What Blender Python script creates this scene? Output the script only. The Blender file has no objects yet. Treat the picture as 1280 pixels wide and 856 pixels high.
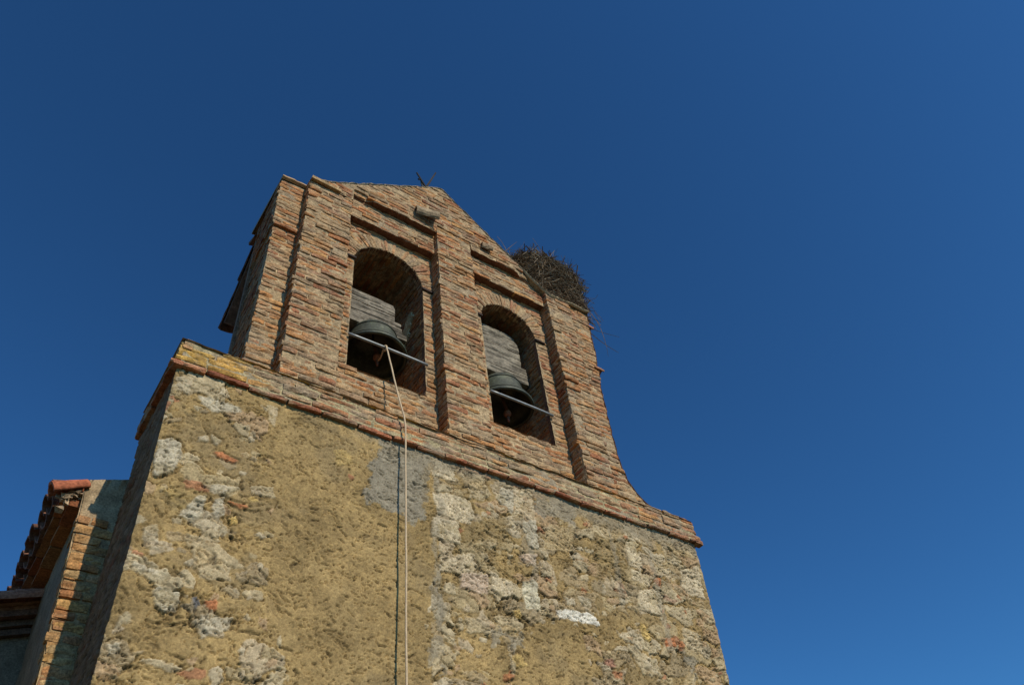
import bpy, math, random
import numpy as np
from mathutils import Matrix, Vector

S = bpy.context.scene
COL = S.collection
random.seed(7)
RNG = np.random.default_rng(11)

# ------------------------------------------------------------------ camera
cam_data = bpy.data.cameras.new('camera')
cam_data.sensor_width = 36.0
cam_data.lens = 36.0 * 951.74 / 1280.0
cam_data.clip_start = 0.05
cam_data.clip_end = 5000.0
cam = bpy.data.objects.new('camera', cam_data)
COL.objects.link(cam)
right = (0.8172596, -0.5660410, -0.1080944)
down = (0.3622834, 0.6505394, -0.6674947)
fwd = (0.4481490, 0.5063556, 0.7367268)
cam.matrix_world = Matrix(((right[0], -down[0], -fwd[0], -0.528),
                           (right[1], -down[1], -fwd[1], -4.0449),
                           (right[2], -down[2], -fwd[2], 1.6),
                           (0, 0, 0, 1)))
S.camera = cam

# ------------------------------------------------------------------ sky and sun
SUN_EL = math.radians(38.0)
SUN_T = 0.115                                  # sideways lean of the sun from the wall's normal
world = bpy.data.worlds.new('World')
S.world = world
world.use_nodes = True
wn = world.node_tree.nodes
wl = world.node_tree.links
sky = wn.new('ShaderNodeTexSky')
sky.sky_type = 'NISHITA'
sky.sun_disc = False
sky.sun_elevation = SUN_EL
sky.sun_rotation = math.pi - math.atan(SUN_T)
sky.altitude = 900.0
sky.air_density = 1.0
sky.dust_density = 0.25
sky.ozone_density = 3.0
bg = wn['Background']
bg.inputs['Strength'].default_value = 0.125
gam = wn.new('ShaderNodeGamma')              # dry high air: the blue deepens away from the horizon
gam.inputs['Gamma'].default_value = 1.25
tint = wn.new('ShaderNodeVectorMath')
tint.operation = 'MULTIPLY'
tint.inputs[1].default_value = (0.35, 0.73, 0.91)
wl.new(sky.outputs['Color'], gam.inputs['Color'])
wl.new(gam.outputs['Color'], tint.inputs[0])
wl.new(tint.outputs['Vector'], bg.inputs['Color'])

sun_data = bpy.data.lights.new('sun', 'SUN')
sun_data.energy = 5.0
sun_data.angle = math.radians(0.5)
sun_data.color = (1.0, 0.90, 0.72)
sun = bpy.data.objects.new('sun', sun_data)
COL.objects.link(sun)
ca = math.atan(SUN_T)
sdir = Vector((math.sin(ca) * math.cos(SUN_EL), -math.cos(ca) * math.cos(SUN_EL), math.sin(SUN_EL)))
sun.rotation_euler = sdir.to_track_quat('Z', 'Y').to_euler()
sun.location = sdir * 30

S.view_settings.view_transform = 'Standard'
S.view_settings.look = 'None'
S.view_settings.gamma = 1.0
S.view_settings.use_curve_mapping = False
S.view_settings.exposure = -0.45

# ------------------------------------------------------------------ noise
def hashf(ix, iy, seed):
    ix = ix.astype(np.int64).astype(np.uint32); iy = iy.astype(np.int64).astype(np.uint32)
    h = ix * np.uint32(374761393) + iy * np.uint32(668265263) + np.uint32((seed * 2246822519) & 0xffffffff)
    h = (h ^ (h >> np.uint32(13))) * np.uint32(1274126177)
    h = (h ^ (h >> np.uint32(16))) * np.uint32(2654435761)
    h = h ^ (h >> np.uint32(15))
    return h.astype(np.float64) / 4294967295.0

def vnoise(x, y, seed=0):
    x = np.asarray(x, float); y = np.asarray(y, float)
    ix = np.floor(x); iy = np.floor(y)
    fx = x - ix; fy = y - iy
    fx = fx * fx * fx * (fx * (fx * 6 - 15) + 10); fy = fy * fy * fy * (fy * (fy * 6 - 15) + 10)
    a = hashf(ix, iy, seed); b = hashf(ix + 1, iy, seed)
    c = hashf(ix, iy + 1, seed); d = hashf(ix + 1, iy + 1, seed)
    return (a + (b - a) * fx) * (1 - fy) + (c + (d - c) * fx) * fy

def fbm(x, y, seed=0, oct=4, gain=0.5):
    s = 0; a = 1; t = 0
    for o in range(oct):
        s = s + a * vnoise(x * 2 ** o + 17.3 * o, y * 2 ** o - 9.1 * o, seed + o * 31)
        t += a; a *= gain
    return s / t

def sstep(a, b, x):
    t = np.clip((x - a) / (b - a), 0, 1)
    return t * t * (3 - 2 * t)

def voronoi(x, y, seed):
    ix = np.floor(x); iy = np.floor(y)
    f1 = np.full(x.shape, 9.0); f2 = np.full(x.shape, 9.0); cid = np.zeros(x.shape)
    for dx in (-1, 0, 1):
        for dy in (-1, 0, 1):
            cx = ix + dx; cy = iy + dy
            px = cx + 0.12 + 0.76 * hashf(cx, cy, seed); py = cy + 0.12 + 0.76 * hashf(cx, cy, seed + 5)
            d = np.sqrt((px - x) ** 2 + (py - y) ** 2)
            i = hashf(cx, cy, seed + 9)
            n = d < f1
            f2 = np.where(n, f1, np.minimum(f2, d)); cid = np.where(n, i, cid); f1 = np.where(n, d, f1)
    return f1, f2, cid

# ------------------------------------------------------------------ objects
LOC = {}
def empty(name, loc, label, cat, group=None):
    o = bpy.data.objects.new(name, None)
    COL.objects.link(o); o.location = loc
    o.empty_display_size = 0.3
    tag(o, label, cat, group)
    LOC[o.name] = np.array(loc, float)
    return o

def tag(o, label=None, cat=None, group=None, kind=None):
    if label: o['label'] = label
    if cat: o['category'] = cat
    if group: o['group'] = group
    if kind: o['kind'] = kind

class MB:
    """collects quads and triangles with a colour per vertex; build() links them as one mesh object"""
    def __init__(self):
        self.V = []; self.C = []; self.Q = []; self.T = []; self.n = 0
    def add(self, V, Q=None, T=None, C=(0.3, 0.3, 0.3)):
        V = np.asarray(V, float).reshape(-1, 3)
        C = np.asarray(C, float)
        if C.ndim == 1: C = np.tile(C, (len(V), 1))
        self.V.append(V); self.C.append(C.reshape(-1, 3))
        if Q is not None and len(Q): self.Q.append(np.asarray(Q, np.int64).reshape(-1, 4) + self.n)
        if T is not None and len(T): self.T.append(np.asarray(T, np.int64).reshape(-1, 3) + self.n)
        self.n += len(V)
    def box(self, c, s, C=(0.3, 0.3, 0.3), rot=None, jit=0.0):
        c = np.array(c, float); s = np.array(s, float) / 2
        v = np.array([[x, y, z] for x in (-1, 1) for y in (-1, 1) for z in (-1, 1)], float) * s
        if jit: v = v + RNG.normal(0, jit, v.shape)
        if rot is not None: v = v @ np.array(rot).T
        self.add(v + c, [(0, 1, 3, 2), (4, 6, 7, 5), (0, 4, 5, 1), (2, 3, 7, 6), (0, 2, 6, 4), (1, 5, 7, 3)], C=C)
    def tube(self, pts, r, n=8, C=(0.3, 0.3, 0.3), cap=True):
        pts = np.array(pts, float); m = len(pts)
        r = np.full(m, r) if np.isscalar(r) else np.array(r, float)
        V = []
        for i in range(m):
            t = pts[min(i + 1, m - 1)] - pts[max(i - 1, 0)]; t /= np.linalg.norm(t) + 1e-9
            a = np.array([0, 0, 1.0]) if abs(t[2]) < 0.9 else np.array([1.0, 0, 0])
            u = np.cross(t, a); u /= np.linalg.norm(u); w = np.cross(t, u)
            for k in range(n):
                an = 2 * math.pi * k / n
                V.append(pts[i] + r[i] * (u * math.cos(an) + w * math.sin(an)))
        Q = [(i * n + k, i * n + (k + 1) % n, (i + 1) * n + (k + 1) % n, (i + 1) * n + k) for i in range(m - 1) for k in range(n)]
        T = []
        if cap:
            V.append(pts[0]); V.append(pts[-1]); b = m * n
            T = [(b, (k + 1) % n, k) for k in range(n)] + [(b + 1, (m - 1) * n + k, (m - 1) * n + (k + 1) % n) for k in range(n)]
        self.add(V, Q, T, C)
    def grid(self, P, C, mask=None):
        """P: (a,b,3) points, optional mask (a-1,b-1) of cells to keep"""
        a, b = P.shape[:2]
        I = np.arange(a * b).reshape(a, b)
        Q = np.stack([I[:-1, :-1], I[:-1, 1:], I[1:, 1:], I[1:, :-1]], -1)
        Q = Q[mask] if mask is not None else Q.reshape(-1, 4)
        self.add(P.reshape(-1, 3), Q, C=np.asarray(C).reshape(-1, 3) if np.asarray(C).ndim > 1 else C)
    def prism(self, poly, y0, y1, C):
        """outline in x,z extruded along y (convex or gently concave), fan capped"""
        p = np.array(poly, float); m = len(p)
        c = p.mean(0)
        V = [(x, y0, z) for x, z in p] + [(x, y1, z) for x, z in p] + [(c[0], y0, c[1]), (c[0], y1, c[1])]
        Q = [(i, (i + 1) % m, m + (i + 1) % m, m + i) for i in range(m)]
        T = [(2 * m, (i + 1) % m, i) for i in range(m)] + [(2 * m + 1, m + i, m + (i + 1) % m) for i in range(m)]
        self.add(V, Q, T, C)
    def lathe(self, prof, c, n=40, C=(0.3, 0.3, 0.3)):
        m = len(prof); V = []
        for r, z in prof:
            for k in range(n):
                a = 2 * math.pi * k / n
                V.append((c[0] + r * math.cos(a), c[1] + r * math.sin(a), c[2] + z))
        Q = [(i * n + k, i * n + (k + 1) % n, (i + 1) * n + (k + 1) % n, (i + 1) * n + k) for i in range(m - 1) for k in range(n)]
        self.add(V, Q, C=C)
    def build(self, name, mat, parent=None, smooth=False, kind=None):
        V = np.concatenate(self.V); C = np.concatenate(self.C)
        if parent is not None:
            root = parent
            while root.parent is not None: root = root.parent
            if root.name in LOC: V = V - LOC[root.name]
        Q = np.concatenate(self.Q) if self.Q else np.zeros((0, 4), np.int64)
        T = np.concatenate(self.T) if self.T else np.zeros((0, 3), np.int64)
        me = bpy.data.meshes.new(name)
        me.vertices.add(len(V)); me.vertices.foreach_set('co', V.astype(np.float32).ravel())
        nl = len(Q) * 4 + len(T) * 3
        me.loops.add(nl)
        me.loops.foreach_set('vertex_index', np.concatenate([Q.ravel(), T.ravel()]).astype(np.int32))
        me.polygons.add(len(Q) + len(T))
        st = np.concatenate([np.arange(len(Q)) * 4, len(Q) * 4 + np.arange(len(T)) * 3])
        me.polygons.foreach_set('loop_start', st.astype(np.int32))
        me.polygons.foreach_set('use_smooth', np.full(len(Q) + len(T), smooth))
        me.update(calc_edges=True)
        ca_ = me.color_attributes.new('Col', 'FLOAT_COLOR', 'POINT')
        ca_.data.foreach_set('color', np.concatenate([C, np.ones((len(C), 1))], 1).astype(np.float32).ravel())
        me.validate()
        me.materials.append(mat)
        o = bpy.data.objects.new(name, me)
        COL.objects.link(o)
        if parent is not None: o.parent = parent
        if kind: o['kind'] = kind
        return o

# ------------------------------------------------------------------ materials (base colour comes from the mesh's own colour, broken up by noise)
def surface(name, n1=60, n2=9, amp1=0.35, amp2=0.25, bump=0.35, dist=0.004, rough=0.92, metal=0.0, spec=0.25, tint=None):
    m = bpy.data.materials.new(name); m.use_nodes = True
    nt = m.node_tree; N = nt.nodes; L = nt.links
    b = N['Principled BSDF']
    b.inputs['Roughness'].default_value = rough; b.inputs['Metallic'].default_value = metal
    b.inputs['Specular IOR Level'].default_value = spec
    at = N.new('ShaderNodeAttribute'); at.attribute_name = 'Col'
    tc = N.new('ShaderNodeTexCoord')
    def nz(scale, det):
        t = N.new('ShaderNodeTexNoise'); t.inputs['Scale'].default_value = scale; t.inputs['Detail'].default_value = det
        t.inputs['Roughness'].default_value = 0.65
        L.new(tc.outputs['Object'], t.inputs['Vector']); return t
    a = nz(n1, 5); c = nz(n2, 4)
    def rng(src, amp):
        r = N.new('ShaderNodeMapRange'); r.inputs['From Min'].default_value = 0.36; r.inputs['From Max'].default_value = 0.64
        r.inputs['To Min'].default_value = 1 - amp; r.inputs['To Max'].default_value = 1 + amp
        L.new(src.outputs['Fac'], r.inputs['Value']); return r
    ra = rng(a, amp1); rc = rng(c, amp2)
    mu = N.new('ShaderNodeMath'); mu.operation = 'MULTIPLY'
    L.new(ra.outputs['Result'], mu.inputs[0]); L.new(rc.outputs['Result'], mu.inputs[1])
    mx = N.new('ShaderNodeVectorMath'); mx.operation = 'SCALE'
    L.new(at.outputs['Color'], mx.inputs[0]); L.new(mu.outputs['Value'], mx.inputs['Scale'])
    L.new(mx.outputs['Vector'], b.inputs['Base Color'])
    if bump:
        bp = N.new('ShaderNodeBump'); bp.inputs['Strength'].default_value = bump; bp.inputs['Distance'].default_value = dist
        L.new(a.outputs['Fac'], bp.inputs['Height']); L.new(bp.outputs['Normal'], b.inputs['Normal'])
    return m

M = dict(
    stone=surface('rubble_stone', n1=80, n2=14, amp1=0.20, amp2=0.16, bump=0.6, dist=0.006),
    brick=surface('old_brick', n1=75, n2=16, amp1=0.42, amp2=0.25, bump=0.6, dist=0.005),
    mortar=surface('lime_mortar', n1=85, n2=12, amp1=0.35, amp2=0.22, bump=0.6, dist=0.005),
    wood=surface('grey_wood', n1=30, n2=8, amp1=0.3, amp2=0.25, bump=0.3),
    bronze=surface('green_bronze', n1=40, n2=9, amp1=0.25, amp2=0.35, bump=0.15, dist=0.002, rough=0.55, metal=0.35, spec=0.4),
    iron=surface('painted_iron', n1=50, n2=9, amp1=0.15, amp2=0.2, bump=0.1, rough=0.45, metal=0.4, spec=0.4),
    rust=surface('rusty_iron', n1=50, n2=9, amp1=0.3, amp2=0.3, bump=0.2, rough=0.85),
    rope=surface('rope_fibre', n1=120, n2=20, amp1=0.15, amp2=0.1, bump=0.3, dist=0.002),
    tile=surface('clay_tile', n1=45, n2=12, amp1=0.35, amp2=0.3, bump=0.4, dist=0.004),
    twig=surface('dry_twig', n1=40, n2=6, amp1=0.3, amp2=0.3, bump=0),
    earth=surface('dry_earth', n1=6, n2=0.4, amp1=0.3, amp2=0.3, bump=0.4, dist=0.02),
)

# ------------------------------------------------------------------ bricks
BRICK = np.array([(0.37, 0.165, 0.070), (0.33, 0.145, 0.066), (0.40, 0.195, 0.080), (0.29, 0.140, 0.072), (0.36, 0.20, 0.095), (0.34, 0.21, 0.115),
                  (0.30, 0.125, 0.064), (0.32, 0.205, 0.115), (0.41, 0.22, 0.09), (0.28, 0.185, 0.115), (0.33, 0.22, 0.125), (0.38, 0.19, 0.085)]) * np.array((1.03, 1.0, .93))
MORT = np.array((0.37, 0.265, 0.15))
LICH = np.array((0.265, 0.208, 0.14))
OCHRE = np.array((0.44, 0.27, 0.06))

def plane_map(O, U, V, N):
    O, U, V, N = (np.array(a, float) for a in (O, U, V, N))
    return lambda u, v, n: O + u[..., None] * U + v[..., None] * V + n[..., None] * N

def brick(mb, pos, u0, u1, v0, v1, n, col, nx=7, nz=3, back=0.07, rnd=0.0045, rough=0.0042, seed=0, lich=0.5):
    us = np.linspace(0, 1, nx + 1); vs = np.linspace(0, 1, nz + 1)
    A, B = np.meshgrid(us, vs)
    t0, t1 = RNG.normal(0, 0.0022, 2)
    wig = (vnoise(us * 5, us * 0 + seed * 1.7, 3) - 0.5) * 0.008
    wig2 = (vnoise(us * 5, us * 0 + seed * 2.9, 4) - 0.5) * 0.008
    lo = v0 + t0 * (us - .5) * 2 + wig; hi = v1 + t1 * (us - .5) * 2 + wig2
    u = u0 + (u1 - u0) * A + RNG.normal(0, 0.0016, A.shape)
    v = lo[None, :] * (1 - B) + hi[None, :] * B
    nn = n + RNG.normal(0, rough * 0.5, A.shape) + (vnoise(u * 9, v * 16, 77) - .5) * rough * 2
    edge = np.zeros(A.shape); edge[0, :] += 1; edge[-1, :] += 1; edge[:, 0] += 1; edge[:, -1] += 1
    nn = nn - edge * rnd * (0.5 + RNG.random(A.shape))
    P = pos(u, v, nn)
    f = 1 + (fbm(u * 14 + seed, v * 14, 21, 3) - .5) * 0.6
    c = col[None, None, :] * f[..., None]
    l = sstep(0.47, 0.63, fbm(u * 6.0, v * 9.0 + 3, 41, 5, .6)) * lich * .9
    c = c * (1 - l[..., None]) + LICH * l[..., None]
    l = sstep(0.60, 0.74, fbm(u * 9 + 9, v * 14, 51, 4)) * 0.6
    c = c * (1 - l[..., None]) + MORT * l[..., None]
    mb.grid(P, c)
    # sides back into the joint
    I = [(0, j) for j in range(nx + 1)] + [(i, nx) for i in range(1, nz + 1)] + [(nz, j) for j in range(nx - 1, -1, -1)] + [(i, 0) for i in range(nz - 1, 0, -1)]
    iu = np.array([u[a] for a in I]); iv = np.array([v[a] for a in I])
    F = np.array([P[a] for a in I]); Bk = pos(iu, iv, np.full(len(I), n - back))
    m = len(I)
    cc = np.array([c[a] for a in I])
    mb.add(np.concatenate([F, Bk]), [(k, m + k, m + (k + 1) % m, (k + 1) % m) for k in range(m)], C=np.concatenate([cc, cc]))

PITCH = 0.0605
def brick_fill(mb, pos, spans, v0, v1, n=0.0, blen=0.27, thick=0.042, pitch=PITCH, lich=0.5, seed=0, pal=None, prot=0.0035, ends=0.006, ulook=0.0, skip=0.0, nfun=None, tintf=None):
    """lay courses from v0 to v1; spans(z) gives the u intervals of a course"""
    pal = BRICK if pal is None else pal
    k = 0; z = v0
    while z < v1 - 0.02:
        zt = min(z + pitch, v1)
        for (a, b) in spans((z + zt) / 2):
            if b - a < 0.03: continue
            wave = (vnoise(np.array([a * 1.3]), np.array([z * 3.0 + seed]), 8)[0] - .5) * 0.012
            u = a + RNG.normal(0, ends)
            first = True
            while u < b - 0.02:
                ln = blen * RNG.uniform(0.72, 1.18)
                if first and (k % 2): ln *= 0.5
                first = False
                e = u + ln
                if b - e < 0.09: e = b + RNG.normal(0, ends)
                th = thick * RNG.uniform(0.85, 1.18)
                j = RNG.uniform(0.008, 0.02)
                cc = pal[RNG.integers(len(pal))] * RNG.uniform(0.88, 1.12)
                mid = np.array([u + ulook])
                zz = z + pitch * 0.5 + wave + RNG.normal(0, 0.003)
                pn = n + RNG.normal(0, prot)
                if nfun is not None: pn += nfun((u + e) / 2, zz)
                if tintf is not None: cc = tintf((u + e) / 2, zz, cc)
                if RNG.random() >= skip:
                    brick(mb, pos, u + j * .4, e - j * .6, zz - th / 2, zz + th / 2, pn, cc,
                          nx=max(2, int((e - u) / 0.035)), seed=RNG.integers(9999), lich=lich)
                u = e
        z = zt; k += 1

def mortar_sheet(mb, pos, u0, u1, v0, v1, inside, n=-0.0095, depth=0.12, cell=0.0115, amp=0.008, col=MORT, seed=0, nfun=None, lich=0.6, skirt=None):
    nu = max(2, int(round((u1 - u0) / cell))); nv = max(2, int(round((v1 - v0) / cell)))
    us = np.linspace(u0, u1, nu + 1); vs = np.linspace(v0, v1, nv + 1)
    U, V = np.meshgrid(us, vs)
    h = n + (fbm(U * 12, V * 20, 61 + seed, 4) - .5) * amp * 2 + (vnoise(U * 60, V * 60, 63 + seed) - .5) * amp * .5
    if nfun is not None: h = h + nfun(U, V)
    P = pos(U, V, h)
    f = 1 + (fbm(U * 10, V * 10, 71 + seed, 4) - .5) * 0.7
    C = col * f[..., None]
    l = sstep(0.48, 0.66, fbm(U * 4.0, V * 4.0 + 3, 41, 4)) * lich
    C = C * (1 - l[..., None]) + LICH * l[..., None]
    uc = (U[:-1, :-1] + U[1:, 1:]) / 2; vc = (V[:-1, :-1] + V[1:, 1:]) / 2
    mask = inside(uc, vc) if inside is not None else np.ones(uc.shape, bool)
    mb.grid(P, C, mask)
    pad = np.pad(mask, 1)
    Bk = pos(U, V, np.full(U.shape, n - depth))
    segs = []
    for i, j in np.argwhere(mask):
        if not pad[i, j + 1]: segs.append(((i, j), (i, j + 1)))
        if not pad[i + 2, j + 1]: segs.append(((i + 1, j), (i + 1, j + 1)))
        if not pad[i + 1, j]: segs.append(((i, j), (i + 1, j)))
        if not pad[i + 1, j + 2]: segs.append(((i, j + 1), (i + 1, j + 1)))
    if segs:
        a = np.array([P[s[0]] for s in segs]); b = np.array([P[s[1]] for s in segs])
        c = np.array([Bk[s[1]] for s in segs]); d = np.array([Bk[s[0]] for s in segs])
        m = len(segs); I = np.arange(m)
        cc = np.array([C[s[0]] if skirt is None else skirt for s in segs])
        mb.add(np.concatenate([a, b, c, d]), np.stack([I, I + m, I + 2 * m, I + 3 * m], 1), C=np.concatenate([cc] * 4))

# ------------------------------------------------------------------ ground
g = MB()
gx = np.concatenate([np.linspace(-400, -12, 12), np.linspace(-10, 14, 60), np.linspace(16, 400, 12)])
gy = np.concatenate([np.linspace(-400, -14, 12), np.linspace(-12, 12, 60), np.linspace(14, 400, 12)])
GX, GY = np.meshgrid(gx, gy)
GZ = (fbm(GX * .5, GY * .5, 5) - .5) * 0.08 * np.exp(-np.maximum(np.hypot(GX, GY) - 12, 0) / 20) - 0.02
gc = np.where((fbm(GX * .4, GY * .4, 6) > .52)[..., None], np.array((.05, .065, .022)), np.array((.11, .085, .05)))
g.grid(np.stack([GX, GY, GZ], -1), gc)
ground = g.build('ground', M['earth'], smooth=True)
tag(ground, 'bare dry earth and thin grass round the church foot', 'ground', kind='structure')

# ------------------------------------------------------------------ bell tower: rubble base
tower = empty('bell_tower', (2.5, 0.4, 0.0), 'tall brick bell gable with two arched openings on a patched rubble stone base', 'bell tower')

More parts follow.
